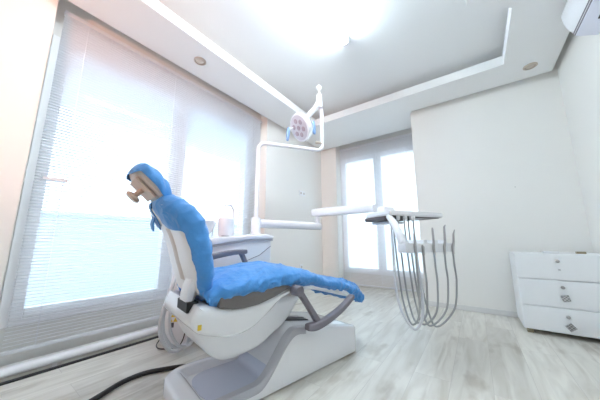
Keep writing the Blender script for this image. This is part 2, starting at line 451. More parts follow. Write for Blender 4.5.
ac = thing('air_conditioner', 'white split air conditioner high on the right wall by the ceiling', 'air conditioner', (XR, 2.53, 2.28))
prof = [(0, .005), (0, .275), (-.12, .275), (-.15, .27), (-.165, .245), (-.160, .18), (-.145, .12), (-.120, .068), (-.11, .052)]
bm = bmesh.new(); side_prism(bm, prof, 0, -.86); obj('casing', bm, M['pvc'], ac, smooth=True, angle=30)
bm = bmesh.new(); side_prism(bm, [(-.004, .004), (-.004, -.004), (-.108, .042), (-.112, .053)], .003, -.863); obj('underside_panel', bm, M['acv'], ac)
bm = bmesh.new(); side_prism(bm, [(-.02, .006), (-.02, -.001), (-.05, .012), (-.05, .020)], -.17, -.78); obj('air_outlet', bm, M['black'], ac)
bm = bmesh.new()
for k in (0, 1): side_prism(bm, [(-.111 - k * .006, .050 + k * .014), (-.1145 - k * .006, .050 + k * .014), (-.1175 - k * .006, .055 + k * .014), (-.113 - k * .006, .055 + k * .014)], .002, -.862)
obj('grille_line', bm, M['mauve'], ac)

# ------------------------------------------------------------------ chest of drawers
D = thing('chest_of_drawers', 'low white chest of three drawers standing against the back wall', 'chest of drawers', (.27, 2.96, 0))
DW, DD, DZ0, DZ1 = .605, .43, .035, .672
obj('carcass', BX(0, DW, .018, DD, DZ0, DZ1, bev=.004), M['drawer'], D)
for i, (z0, z1) in enumerate(((DZ0 + .004, .232), (.238, .452), (.458, DZ1 - .002))):
    d = obj('drawer', BX(.004, DW - .004, 0, .017, z0, z1, bev=.003), M['drawer'], D)
    lx, lz = ((.279, .170), (.277, .40), (.272, .612))[i]
    bm = bmesh.new(); lathe(bm, [(.013, 0), (.013, .008), (.009, .012), (.001, .012)], (lx, 0, lz), (0, -1, 0), 16); obj('lock', bm, M['steel'], d, smooth=True, angle=40)
    bm = bmesh.new()
    if i < 2:
        box(bm, -.024, .024, -.024, -.012, -.024, .024, .003); box(bm, -.009, .009, -.013, 0, -.009, .009)
        bmesh.ops.rotate(bm, verts=bm.verts, cent=(0, 0, 0), matrix=Matrix.Rotation(math.radians((-38, -12)[i]), 3, 'Y'))
        bmesh.ops.translate(bm, verts=bm.verts, vec=((.282, 0, .097), (.28, 0, .318))[i])
    else:
        box(bm, .268, .28, -.012, 0, .537, .546, .001)
    obj('knob', bm, M['knob'], d)
for x, y in ((.02, .03), (.55, .03), (.02, .38), (.55, .38)):
    obj('foot', BX(x, x + .04, y, y + .04, 0, DZ0 + .002, bev=.002), M['brass'], D)
tag(obj('folded_paper', BX(.485, .587, 3.08, 3.16, DZ1, DZ1 + .016, bev=.003), M['pvc2']), 'small flat white box lying on the chest of drawers', 'box')
bm = BX(.69, .745, 3.08, 3.12, DZ1, DZ1 + .018, bev=.002)
tag(obj('small_box', bm, M['brass']), 'tiny brown box on the chest of drawers, right of the white one', 'box')
# nail in the back wall
bm = bmesh.new(); cyl(bm, (.408, YB + .003, 1.362), (.408, YB - .012, 1.364), .004, 8); tag(obj('wall_nail', bm, M['steel']), 'single dark nail in the bare back wall above the chest', 'nail')
# sockets on the left far wall
def socket(y, z, w, label, n):
    t = thing('wall_socket', label, 'socket', (XL, y, z))
    obj('plate', BX(0, .010, -w / 2, w / 2, -.042, .042, bev=.003), M['drawer'], t)
    for k in range(n):
        bm = bmesh.new(); yy = (k - (n - 1) / 2) * .085; lathe(bm, [(.021, 0), (.021, .004), (.001, .004)], (.009, yy, 0), (1, 0, 0), 14); obj('outlet', bm, M['beige'], t)
socket(3.34, 1.59, .17, 'white double socket halfway up the plain wall behind the tray arm', 2)
socket(3.31, .36, .085, 'white single socket low on the plain wall behind the blue seat', 1)

# ------------------------------------------------------------------ the dental chair
CR = math.atan2(.9764, .2161)                           # chair axis: local x points to the feet, y to the window
O = Vector((-1.185, 1.037, 0))
ch = thing('dental_chair', 'white dental chair with blue disposable covers in the middle of the floor', 'dental chair', O, CR)
def smooth01(a, b, x):
    t = min(1, max(0, (x - a) / (b - a))); return t * t * (3 - 2 * t)

# base: rounded foot plate rising into the column block
def base_top(u):
    if u < .25: return .066 + (.275 - .066) * smooth01(-.03, .235, u)
    return .275 - (u - .25) * (.275 - .172) / .55
def base_bm():
    bm = bmesh.new(); NU, NV = 84, 44; hw = .25; u0, u1 = -.362, .808
    grid = []
    for i in range(NU + 1):
        u = u0 + (u1 - u0) * i / NU; row = []
        # plan: rounded front corners
        r = .15; w = hw
        if u - u0 < r: w = hw - r + math.sqrt(max(0, r * r - (r - (u - u0)) ** 2))
        if u1 - u < .03: w = hw - .03 + math.sqrt(max(0, .03 ** 2 - (.03 - (u1 - u)) ** 2))
        for j in range(NV + 1):
            s = -1 + 2 * j / NV; v = w * s
            edge = min(hw - abs(v) if u - u0 > r else (w - abs(v)), (u - u0), (u1 - u) * 1.4)
            h = base_top(u)
            # inner basin, bounded by the rim
            inn = smooth01(.052, .080, edge if u > -.15 else min(edge, (u - u0) * .62))
            low = .022 + (.285 - .022) * smooth01(.075, .215, u)
            h = h + (min(h, low) - h) * inn if low < h else h
            if u > .19:
                h += .012 * smooth01(.05, .12, edge) * smooth01(.19, .26, u)
            h -= .016 * (1 - smooth01(0, .022, edge)) ** 2
            row.append(bm.verts.new((u, v, max(h, .02))))
        grid.append(row)
    for i in range(NU):
        for j in range(NV): bm.faces.new((grid[i][j], grid[i + 1][j], grid[i + 1][j + 1], grid[i][j + 1]))
    loop = grid[0][:] + [grid[i][NV] for i in range(1, NU + 1)] + grid[NU][NV - 1::-1] + [grid[i][0] for i in range(NU - 1, 0, -1)]
    low = [bm.verts.new((v.co.x, v.co.y, .008)) for v in loop]; n = len(loop)
    for k in range(n): bm.faces.new((loop[k], loop[(k + 1) % n], low[(k + 1) % n], low[k]))
    bm.faces.new(low)
    return bm
bm = base_bm(); bmesh.ops.remove_doubles(bm, verts=bm.verts, dist=1e-5)
base = obj('base', bm, M['pvc'], ch, smooth=True, angle=50)
obj('plinth', prism(bmesh.new(), [(-.30, -.15), (-.20, -.235), (.785, -.235), (.785, .235), (-.20, .235), (-.30, .15)], 0, .010), M['black'], base)
# lilac foot well lining
def well():
    bm = bmesh.new(); rows = []
    for i in range(25):
        u = -.235 + .35 * i / 24; row = []
        w = .17
        if u < -.12: w = .17 - .115 + math.sqrt(max(0, .115 ** 2 - (-.12 - u) ** 2))
        for j in range(13):
            v = w * (-1 + 2 * j / 12); row.append(bm.verts.new((u, v, .0245 + .263 * smooth01(.075, .215, u))))
        rows.append(row)
    for i in range(24):
        for j in range(12): bm.faces.new((rows[i][j], rows[i + 1][j], rows[i + 1][j + 1], rows[i][j + 1]))
    ex = bmesh.ops.extrude_face_region(bm, geom=bm.faces[:])
    bmesh.ops.translate(bm, verts=[v for v in ex['geom'] if isinstance(v, bmesh.types.BMVert)], vec=(0, 0, -.004))
    return bm
obj('foot_well', well(), M['lilac'], base, smooth=True, angle=50)
# mauve-grey band along the near rim and up the column
def band():
    bm = bmesh.new(); ra = []
    us = [-.30 + .02 * k for k in range(31)]
    for u in us:
        h = base_top(u); wd = .052 + .004 * math.sin(u * 6)
        off = .003
        w = .252
        if u < -.212: w = .252 - .15 + math.sqrt(max(0, .15 ** 2 - (-.212 - u) ** 2))
        if u > .24: wd = .052 - (u - .24) * .35
        wd = max(wd, .008)
        ring = [(u, -w, h - .030), (u, -w - .001, h - .012), (u, -w + .010, h + off), (u, -w + wd, h + off), (u, -w + wd, h - .006), (u, -w + .012, h - .02)]
        ra.append([bm.verts.new(p) for p in ring])
    skin(bm, ra, True); return bm
obj('trim_band', band(), M['band'], base, smooth=True, angle=45)
# black slot on the column
def slope_strip(u0, u1, v0, v1, off, th):
    bm = bmesh.new(); R = []
    for k in range(14):
        u = u0 + (u1 - u0) * k / 13; z = base_top(u) + .012 + off
        R.append([bm.verts.new(p) for p in ((u, v0, z - th), (u, v1, z - th), (u, v1, z), (u, v0, z))])
    skin(bm, R, True); return bm
slot = obj('slot', slope_strip(.20, .45, -.115, -.005, .006, .03), M['black'], base)
obj('slot_cover', slope_strip(.20, .45, -.070, -.045, .010, .02), M['mauve'], slot)

# lower arm under the seat
def hull_side(pts, half, bev, squeeze=None):
    bm = bmesh.new(); side_prism(bm, pts, -half, half, bev, 4); return bm
ped = catmull([(-.33, .43), (-.318, .355), (-.27, .272), (-.195, .205), (-.11, .188), (.03, .202), (.13, .246), (.215, .29), (.30, .37), (.36, .44)], 5)
pts = [(p[0], p[1]) for p in ped]
obj('lift_arm', hull_side(pts, .165, .035), M['pvc2'], ch, smooth=True, angle=35)
# seat shell
lowc = catmull([(-.337, .492), (-.358, .455), (-.362, .42), (-.335, .378), (-.25, .345), (-.15, .328), (-.05, .348), (.04, .40), (.12, .455), (.22, .488)], 5)
upc = [tuple(p) for p in catmull([(.30, .505), (.20, .506), (.12, .497), (0, .469), (-.10, .459), (-.21, .464), (-.30, .492)], 4)]
pts = [(p[0], p[1]) for p in lowc] + upc
sh = obj('seat_shell', hull_side(pts, .255, .03), M['pvc'], ch, smooth=True, angle=35)
obj('socket_hole', BX(-.368, -.315, -.175, -.03, .455, .5010, bev=.003), M['black'], sh)
obj('sticker', BX(-.342, -.326, -.2575, -.254, .398, .420), M['yellow'], sh)
# dark side panel of the cushion (lens shaped, both sides)
lens = [(-.25, .475), (-.18, .455), (-.12, .450), (-.03, .456), (.06, .476), (.16, .510), (.22, .522), (.22, .535), (-.25, .535)]
bm = bmesh.new(); side_prism(bm, lens, -.262, .262, .012, 2); obj('seat_pad', bm, M['pad'], ch, smooth=True, angle=40)
# leg rest underside
leg = [(.20, .492), (.34, .478), (.52, .448), (.68, .400), (.86, .345), (.92, .335), (.93, .36), (.70, .44), (.50, .492), (.20, .52)]
bm = bmesh.new(); side_prism(bm, leg, -.235, .235, .014, 3); obj('leg_rest', bm, M['pvc2'], ch, smooth=True, angle=40)

# wrinkled covers
def wrinkle(amp, f, stretch=(1, 1, 1), seed=0.0):
    def d(p, s, a):
        q = Vector((p.x * f * stretch[0] + seed, p.y * f * stretch[1], p.z * f * stretch[2]))
        n = noise.noise(q) + .55 * noise.noise(q * 2.1 + Vector((3, 1, 2)))
        rid = 1 - abs(noise.noise(q * .8 + Vector((7, 7, 3)))) * 2
        return amp * (n * .8 + rid * .6)
    return d
seat = [(-.300, .517, .22, .020), (-.28, .525, .258, .036), (-.17, .543, .272, .058), (0, .558, .276, .068), (.16, .566, .276, .068), (.30, .552, .272, .058),
        (.45, .512, .270, .044), (.60, .478, .268, .042), (.75, .448, .267, .048), (.84, .415, .268, .056), (.895, .378, .266, .056), (.925, .355, .245, .036)]
def ridges(p, d, across, along, seed):
    """sharp cloth folds running along direction d: roughly -0.4 .. 0.8"""
    d = Vector(d).normalized(); w = noise.noise_vector(p * 4.5 + Vector((seed, 0, 0))) * .05
    p = p + w; al = p.dot(d); pr = p - d * al
    q = pr * across + d * (al * along) + Vector((seed, seed * .7, 2))
    r = max(0, 1 - 1.6 * abs(noise.noise(q))) ** 3
    q2 = pr * across * 2.1 + d * (al * along * 1.7) + Vector((3, seed, 8))
    r2 = max(0, 1 - 1.6 * abs(noise.noise(q2))) ** 3
    return r + .45 * r2 - .45
def folds(p, f, seed):
    return ridges(p, (.75, .45, .55), 11, 2.6, seed)
def seat_disp(p, s, a):
    w = wrinkle(.006, 6.0, (1.0, .8, 1.5), 1.3)(p, s, a)
    side = abs(math.cos(a)) ** 2
    k = .010 + .006 * smooth01(.5, 1, s)
    sg = 1 if p.y < 0 else -1
    return w + ridges(p, (.80, .55 * sg, .25), 10, 2.2, 3.0) * k * (.5 + .5 * side) + ridges(p, (.35, .8 * sg, .3), 13, 3, 8.0) * k * .5
bm = bmesh.new(); slab_loft(bm, seat, 22, 180, 2.7, seat_disp)
# drape: pull near-side lower rim down into a hem
for v in bm.verts:
    x, y, z = v.co
    if x > .55 and abs(y) > .2: v.co.z -= .022 * smooth01(.60, .9, x)
    if x < .0 and abs(y) > .22 and z < .53: v.co.z -= .022 * (1 - smooth01(-.26, -.12, x)) * (1 - smooth01(.49, .53, z))
obj('seat_cover', bm, M['cloth'], ch, smooth=True)

# backrest: white shell behind, blue cover wrapped over the front
back = [(-.290, .535, .19, .028), (-.307, .62, .222, .040), (-.326, .70, .235, .050), (-.346, .78, .235, .056), (-.378, .86, .225, .058), (-.43, .92, .20, .050), (-.475, .965, .155, .040), (-.50, .99, .10, .02)]
shell = [(a - .012, b - .006, c * .91, d * .80) for a, b, c, d in back[:-1]]
bm = bmesh.new(); slab_loft(bm, shell, 8, 56, 3.4); br = obj('backrest', bm, M['pvc2'], ch, smooth=True)
# beige spine strip down the back of the shell
def spine():
    bm = bmesh.new(); Q = catmull(shell, 8)[6:-14]; r = []
    for i, (x, z, w, h) in enumerate(Q):
        xa, za = Q[max(i - 1, 0)][:2]; xb, zb = Q[min(i + 1, len(Q) - 1)][:2]
        t = Vector((xb - xa, 0, zb - za)).normalized(); n = Vector((-t.z, 0, t.x))
        c = Vector((x, 0, z)) + n * h
        r.append([bm.verts.new(c + n * o + Vector((0, y, 0))) for y, o in ((-.045, -.004), (-.035, .003), (.02, .003), (.03, -.004))])
    skin(bm, r, True); return bm
obj('spine_strip', spine(), M['beige'], br, smooth=True, angle=40)
def back_cover():
    bm = bmesh.new(); Q = catmull([(a + .004, b, c * 1.04, d * 1.12) for a, b, c, d in back], 16); n = len(Q); NR = 140; rings = []
    dsp = wrinkle(.010, 9.0, (1, .7, 1.2), 4.2)
    for i, (x, z, w, h) in enumerate(Q):
        s = i / (n - 1)
        xa, za = Q[max(i - 1, 0)][:2]; xb, zb = Q[min(i + 1, n - 1)][:2]
        t = Vector((xb - xa, 0, zb - za)).normalized(); nn = Vector((t.z, 0, -t.x)); ring = []     # nn points to the front
        # how far round the edge the cover reaches: more at the top
        reach = .70 * PI + .27 * PI * smooth01(.52, .66, s) + .06 * PI * smooth01(.2, 0, s)
        far = .54 * PI + .43 * PI * smooth01(.55, .69, s)
        for k in range(NR + 1):
            a = -reach + (reach + far) * k / NR
            cx, sx = sup(a + PI / 2, 3.0)
            p = Vector((x, 0, z)) - Vector((0, 1, 0)) * cx * w + nn * sx * h
            d = (-Vector((0, 1, 0)) * cx / w + nn * sx / h).normalized()
            rim = smooth01(.75, 1, abs(a) / reach)
            fold = folds(p, 0, 2.0) * .009 * (1 - .5 * rim)
            p += d * (dsp(p, s, a) * .4 + fold + .004 + .004 * rim)
            ring.append(bm.verts.new(p))
        rings.append(ring)
    for ra, rb in zip(rings, rings[1:]):
        for k in range(NR): bm.faces.new((ra[k], ra[k + 1], rb[k + 1], rb[k]))
    bm.faces.new(rings[-1])
    return bm
o = obj('backrest_cover', back_cover(), M['cloth'], br, smooth=True)
md = o.modifiers.new('cloth', 'SOLIDIFY'); md.thickness = .004
# loose corner of the cover hanging behind
bm = bmesh.new(); slab_loft(bm, [(-.505, .91, .02, .004), (-.515, .88, .035, .007), (-.512, .85, .03, .006), (-.505, .83, .012, .003)], 5, 20, 2.2)
bmesh.ops.translate(bm, verts=bm.verts, vec=(.028, .10, 0)); obj('cover_flap', bm, M['cloth'], br, smooth=True)
# curved bracket joining backrest and seat shell
bk = catmull([(-.325, .65), (-.345, .60), (-.365, .54), (-.367, .475)], 6); bf = catmull([(-.332, .475), (-.325, .53), (-.305, .575), (-.27, .63)], 6)
bm = bmesh.new(); side_prism(bm, [(p[0], p[1]) for p in bk] + [(p[0], p[1]) for p in bf], -.155, -.055, .008, 3); obj('back_bracket', bm, M['pvc2'], ch, smooth=True, angle=40)

# headrest: pad in a blue hood, tan back plate with a knob
hr = [(-.463, .965, .09, .022), (-.478, .99, .115, .040), (-.508, 1.03, .13, .050), (-.548, 1.07, .132, .052), (-.585, 1.10, .122, .046), (-.607, 1.117, .095, .03), (-.615, 1.123, .05, .012)]
core = [(a, b, c * .88, d * .7) for a, b, c, d in hr[:-1]]
bm = bmesh.new(); slab_loft(bm, core, 6, 40, 2.8); hd = obj('headrest', bm, M['beige'], ch, smooth=True)
def hood():
    bm = bmesh.new(); Q = catmull([(a, b, c * 1.06, d * 1.12) for a, b, c, d in hr], 9); n = len(Q); NR = 70; rings = []
    dsp = wrinkle(.008, 13.0, (1, 1, 1), 9.0)
    for i, (x, z, w, h) in enumerate(Q):
        s = i / (n - 1)
        xa, za = Q[max(i - 1, 0)][:2]; xb, zb = Q[min(i + 1, n - 1)][:2]
        t = Vector((xb - xa, 0, zb - za)).normalized(); nn = Vector((t.z, 0, -t.x)); ring = []
        reach = .56 * PI + .40 * PI * smooth01(.66, .86, s)
        for k in range(NR + 1):
            a = -reach + 2 * reach * k / NR; cx, sx = sup(a + PI / 2, 2.5)
            p = Vector((x, 0, z)) - Vector((0, 1, 0)) * cx * w + nn * sx * h
            d = (-Vector((0, 1, 0)) * cx / w + nn * sx / h).normalized()
            p += d * (dsp(p, s, a) * .6 + .003 * math.sin(p.x * 110 + p.y * 40)); ring.append(bm.verts.new(p))
        rings.append(ring)
    for ra, rb in zip(rings, rings[1:]):
        for k in range(NR): bm.faces.new((ra[k], ra[k + 1], rb[k + 1], rb[k]))
    bm.faces.new(rings[-1]); return bm
o = obj('headrest_cover', hood(), M['cloth'], hd, smooth=True)
md = o.modifiers.new('cloth', 'SOLIDIFY'); md.thickness = .003
hn = Vector((-.68, 0, -.73)).normalized(); ht = Vector((-.73, 0, .68)).normalized()
hc = Vector((-.535, 0, 1.055))
bm = bmesh.new(); cyl(bm, hc + hn * .02, hc + hn * .085 , .013, 12); lathe(bm, [(.001, 0), (.03, .001), (.034, .006), (.034, .014), (.028, .02), (.001, .021)], hc + hn * .082, hn, 24)
obj('adjusting_knob', bm, M['tan'], hd, smooth=True, angle=40)
bm = bmesh.new(); box(bm, -.06, .06, -.09, .09, -.004, .004, .003)
rot = Matrix((ht, Vector((0, 1, 0)), hn)).transposed()
bmesh.ops.rotate(bm, verts=bm.verts, cent=(0, 0, 0), matrix=rot); bmesh.ops.translate(bm, verts=bm.verts, vec=hc + hn * .038); obj('back_plate', bm, M['tan'], hd)
for y in (-.045, .045):
    bm = bmesh.new(); a = Vector((-.50, y, 1.03)) + hn * .02; b = Vector((-.455, y, .93)); tube(bm, [a, (a + b) / 2 + Vector((-.01, 0, 0)), b], .009, 10)
    obj('support_rod', bm, M['steel'], hd, smooth=True, angle=40)

# armrests
def flatbar(path, y0, y1, th, name, parent, m):
    w = (y1 - y0) / 2
    x0, z0, h0 = path[0]; x1, z1, h1 = path[-1]
    d0 = (Vector(path[0][:2]) - Vector(path[1][:2])).normalized() * .012; d1 = (Vector(path[-1][:2]) - Vector(path[-2][:2])).normalized() * .012
    st = [(x0 + d0.x, z0 + d0.y, w * .8, h0 * .7)] + [(x, z, w, h) for x, z, h in path] + [(x1 + d1.x, z1 + d1.y, w * .8, h1 * .7)]
    bm = slab_loft(bmesh.new(), st, 8, 36, 4.0); bmesh.ops.translate(bm, verts=bm.verts, vec=(0, (y0 + y1) / 2, 0))
    return obj(name, bm, m, parent, smooth=True, angle=50)
ar = flatbar([(.268, .293, .019), (.33, .288, .024), (.42, .299, .021), (.52, .326, .019), (.60, .357, .018), (.68, .398, .015)], -.330, -.285, .010, 'armrest', ch, M['mauve'])
flatbar([(.196, .500, .020), (.235, .455, .017), (.29, .385, .017), (.345, .312, .019)], -.318, -.283, .006, 'arm_link', ar, M['mauve'])
bm = bmesh.new(); lathe(bm, [(.001, -.026), (.026, -.026), (.030, -.02), (.030, .035), (.001, .035)], (.196, -.295, .500), (0, 1, 0), 22); obj('pivot', bm, M['mauve'], ar, smooth=True, angle=40)
ar = flatbar([(-.30, .632, .018), (-.2, .648, .019), (-.10, .667, .020), (0, .685, .020), (.09, .697, .019), (.18, .70, .017)], .275, .335, .010, 'armrest', ch, M['mauve'])
flatbar([(.145, .70, .017), (.175, .645, .017), (.20, .59, .017), (.215, .53, .018)], .283, .318, .006, 'arm_link', ar, M['mauve'])
bm = bmesh.new(); lathe(bm, [(.001, -.02), (.03, -.02), (.03, .026), (.001, .026)], (.21, .285, .512), (0, 1, 0), 20); obj('pivot', bm, M['mauve'], ar, smooth=True, angle=40)

# ------------------------------------------------------------------ dental unit with cuspidor beside the chair
U = Vector((.2161, .9764, 0)); V = Vector((-.9764, .2161, 0))
un = thing('dental_unit', 'white dental water unit with spittoon beside the far side of the chair', 'dental unit', O + V * .58, CR)
v0, v1 = -.14, .16
body = catmull([(-.20, .40), (-.21, .55), (-.19, .70), (-.12, .735), (.10, .77), (.30, .795), (.45, .80), (.515, .79), (.525, .74), (.525, .50), (.50, .40)], 5)
bm = bmesh.new(); side_prism(bm, [(p[0], p[1]) for p in body], v0, v1, .02, 3); ub = obj('body', bm, M['pvc2'], un, smooth=True, angle=40)
bm = bmesh.new(); top = [(-.19, .695), (-.12, .732), (.10, .768), (.30, .794), (.50, .797), (.535, .80), (.53, .825), (.46, .842), (.36, .838), (.20, .820), (.05, .812), (-.12, .800), (-.19, .775)]
side_prism(bm, top, v0 - .02, v1 + .02, .012, 3); obj('worktop', bm, M['pvc'], un, smooth=True, angle=40)
bm = bmesh.new(); side_prism(bm, [(-.185, .682), (-.12, .716), (.10, .752), (.30, .778), (.53, .782), (.53, .797), (.30, .795), (.10, .769), (-.12, .733), (-.185, .697)], v0 - .012, v1 + .012); obj('grey_band', bm, M['band'], un)
bm = bmesh.new(); tube(bm, [(.22, v0 - .002, .60), (.40, v0 - .002, .66), (.515, v0 - .002, .735)], .0025, 6); obj('panel_seam', bm, M['mauve'], un)
bm = bmesh.new(); box(bm, .02, .34, -.10, .13, .05, .41, .02); box(bm, -.02, .38, -.13, .15, 0, .055, .015); obj('pedestal', bm, M['pvc2'], un, smooth=True, angle=40)
# spittoon bowl
bm = bmesh.new(); lathe(bm, [(.001, 0), (.03, .0), (.042, .018), (.075, .055), (.098, .105), (.103, .135), (.099, .138), (.093, .106), (.068, .06), (.03, .026), (.001, .022)], (-.045, .02, .800), (0, 0, 1), 36)
obj('spittoon_bowl', bm, M['pvc'], un, smooth=True, angle=60)
bm = bmesh.new(); tube(bm, [(.045, .03, .805), (.05, .03, .90), (.045, .03, .965), (.015, .03, .985), (-.012, .03, .968)], .006, 10, 6); obj('rinse_spout', bm, M['pvc'], un, smooth=True)
bm = bmesh.new(); lathe(bm, [(.001, 0), (.058, 0), (.062, .01), (.067, .14), (.062, .155), (.001, .158)], (.135, -.03, .815), (0, 0, 1), 30); obj('cup_holder', bm, M['pvc2'], un, smooth=True, angle=40)
bm = bmesh.new(); tube(bm, [(.215, .0, .82), (.217, .0, .95), (.212, .0, 1.04), (.185, .0, 1.085), (.145, 0, 1.09), (.125, 0, 1.075)], .009, 12, 6); lathe(bm, [(.001, 0), (.02, 0), (.02, .02), (.010, .03), (.001, .03)], (.215, 0, .818), (0, 0, 1), 16); obj('cup_filler', bm, M['pvc'], un, smooth=True, angle=50)
bm = bmesh.new(); lathe(bm, [(.001, 0), (.03, 0), (.03, .010), (.001, .012)], (.10, -.10, .815), (0, 0, 1), 16); obj('dark_button', bm, M['band'], un)

# ------------------------------------------------------------------ lamp pole and operating lamp
PB = Vector((-1.672, 1.610, .835))
AE = Vector((-1.262, 2.172, 0))
lp = thing('operating_lamp', 'white swing-arm dental lamp with round head on a tall pole', 'lamp', PB)
def L_(p): return Vector(p) - PB
bm = bmesh.new(); lathe(bm, [(.001, -.01), (.052, -.01), (.052, .01), (.043, .02), (.043, .155), (.036, .165), (.001, .166)], (0, 0, 0), (0, 0, 1), 24); obj('pole_collar', bm, M['pvc'], lp, smooth=True, angle=40)
zt = 1.752
d = (AE - PB); d.z = 0; d.normalize()
pole = [PB + Vector((0, 0, .1)), PB + Vector((0, 0, .5)), Vector((PB.x, PB.y, zt - .07))]
arc = [Vector((PB.x, PB.y, zt - .07)) + d * (.07 * (1 - math.cos(a))) + Vector((0, 0, .07 * math.sin(a))) for a in [PI / 2 * k / 6 for k in range(1, 7)]]
arc2c = Vector((AE.x, AE.y, zt)) - d * .06
arc2 = [arc2c + d * (.06 * math.sin(a)) + Vector((0, 0, .06 * (1 - math.cos(a)))) for a in [PI / 2 * k / 6 for k in range(0, 7)]]
bm = bmesh.new(); tube(bm, [L_(p) for p in pole + arc + arc2 + [Vector((AE.x, AE.y, 1.90))]], .0195, 14); obj('swing_arm', bm, M['pvc'], lp, smooth=True, angle=50)
bm = bmesh.new(); tube(bm, [L_((AE.x, AE.y, 1.88)), L_((AE.x, AE.y, 2.20))], .021, 14); obj('end_post', bm, M['pvc'], lp, smooth=True, angle=50)
cr = Vector((.8117, .584, 0)); cf = Vector((-.584, .8117, 0))     # along the lamp yoke, across it
jt = Vector((AE.x + .005, AE.y - .06, 2.28))
bm = bmesh.new()
tube(bm, [L_((AE.x, AE.y, 2.17)), L_((AE.x + .01, AE.y - .03, 2.22)), L_(jt)], .022, 14)
tube(bm, [L_(jt + Vector((0, 0, -.05))), L_(jt + Vector((0, 0, .10)))], [.036, .030], 16)
obj('joint', bm, M['pvc'], lp, smooth=True, angle=50)
bm = bmesh.new(); tube(bm, [L_(jt + Vector((0, 0, .09))), L_(jt + Vector((0, 0, .17)))], .011, 10); obj('stem', bm, M['tan'], lp, smooth=True, angle=50)
bm = bmesh.new(); lathe(bm, [(.001, -.03)] + [(.03 * math.sin(a), -.03 * math.cos(a)) for a in [PI * k / 12 for k in range(1, 12)]] + [(.001, .03)], L_(jt + Vector((0, 0, .19))), (0, 0, 1), 20); obj('ball_knob', bm, M['pvc'], lp, smooth=True)
bm = bmesh.new(); tube(bm, [L_((AE.x, AE.y, 1.83)), L_(Vector((AE.x, AE.y, 1.83)) - cr * .03 - cf * .03), L_(Vector((AE.x, AE.y, 1.83)) - cr * .075 - cf * .04)], [.012, .013, .016], 10); obj('lock_lever', bm, M['ltan'], lp, smooth=True, angle=50)
HC = Vector((-1.438, 2.014, 2.01)); HN = Vector((-.34, -.80, -.50)).normalized()
hd2 = bmesh.new(); lathe(hd2, [(.001, -.105), (.06, -.10), (.112, -.080), (.146, -.035), (.156, .003), (.153, .022), (.138, .028), (.001, .028)], L_(HC), HN, 40)
head = obj('lamp_head', hd2, M['pvc'], lp, smooth=True, angle=40)
bm = bmesh.new(); lathe(bm, [(.001, .0275), (.137, .0275), (.132, .031), (.001, .032)], L_(HC), HN, 36); obj('lamp_face', bm, M['lface'], head, smooth=True, angle=40)
ux = HN.cross(Vector((0, 0, 1))).normalized(); uy = ux.cross(HN).normalized()
for k in range(7):
    off = Vector((0, 0, 0)) if k == 6 else (ux * math.cos(k * PI / 3 + .5) + uy * math.sin(k * PI / 3 + .5)) * .078
    bm = bmesh.new(); lathe(bm, [(.001, .031), (.027, .031), (.025, .036), (.014, .038), (.001, .038)], L_(HC + off), HN, 18); obj('led_lens', bm, M['led'], head, smooth=True, angle=40)
yk = HC - HN * .06
bm = bmesh.new(); tube(bm, [L_(jt + Vector((0, 0, .02))), L_(jt * .65 + yk * .35 + Vector((.01, 0, .03))), L_(jt * .25 + yk * .75 + Vector((0, 0, .05))), L_(yk)], [.032, .030, .030, .034], 14, 6); obj('yoke', bm, M['pvc'], lp, smooth=True)
for c_, l_ in ((HC - ux * 0, 0),):
    for sgn in (-1, 1):
        side = cr * sgn
        b = HC + side * (.135 if sgn < 0 else .125) - HN * (.02 if sgn > 0 else 0) + Vector((0, 0, -.02 if sgn < 0 else .05))
        bm = bmesh.new(); tube(bm, [L_(HC + side * .10 - HN * .02 + Vector((0, 0, -.01 if sgn < 0 else .05))), L_(b)], .010, 8)
        obj('handle_stub', bm, M['pvc'], head)
        e_ = b + Vector((0, 0, -.125)) + side * .01
        bm = bmesh.new(); tube(bm, [L_(b + Vector((0, 0, .02))), L_(b + Vector((0, 0, .0))), L_((b + e_) / 2), L_(e_), L_(e_ + Vector((0, 0, -.01)))], [.008, .017, .019, .015, .006], 12, 3)
        obj('handle', bm, M['paleblue'], head, smooth=True)

# ------------------------------------------------------------------ tray arm, instrument tray, hoses
TE = Vector((-1.44, 2.345, .945)); TS = PB + Vector((0, 0, .11)); TS.z = .945
AA = math.atan2(.85, .52)
TC = Vector((-.47, 1.755, 0)); a_ = Vector((math.cos(AA), math.sin(AA), 0)); b_ = Vector((-math.sin(AA), math.cos(AA), 0))
tr = thing('instrument_tray', 'white dental instrument tray on a jointed arm with hanging hoses', 'instrument tray', (TC.x, TC.y, 0), AA)
RI = Matrix.Rotation(-AA, 3, 'Z')
def T(p): return RI @ (Vector(p) - Vector((TC.x, TC.y, 0)))
dd = (TE - TS).normalized()
bm = bmesh.new(); tube(bm, [T(TS + dd * .035), T(TE), T(TE + dd * .035), T(TE + dd * .04)], [.042, .042, .042, .03], 18); obj('lower_arm', bm, M['pvc'], tr, smooth=True, angle=40)
bm = bmesh.new(); cyl(bm, T(TE + Vector((0, 0, .03))), T(TE + Vector((0, 0, .11))), .024, 16); obj('elbow', bm, M['pvc'], tr, smooth=True, angle=40)
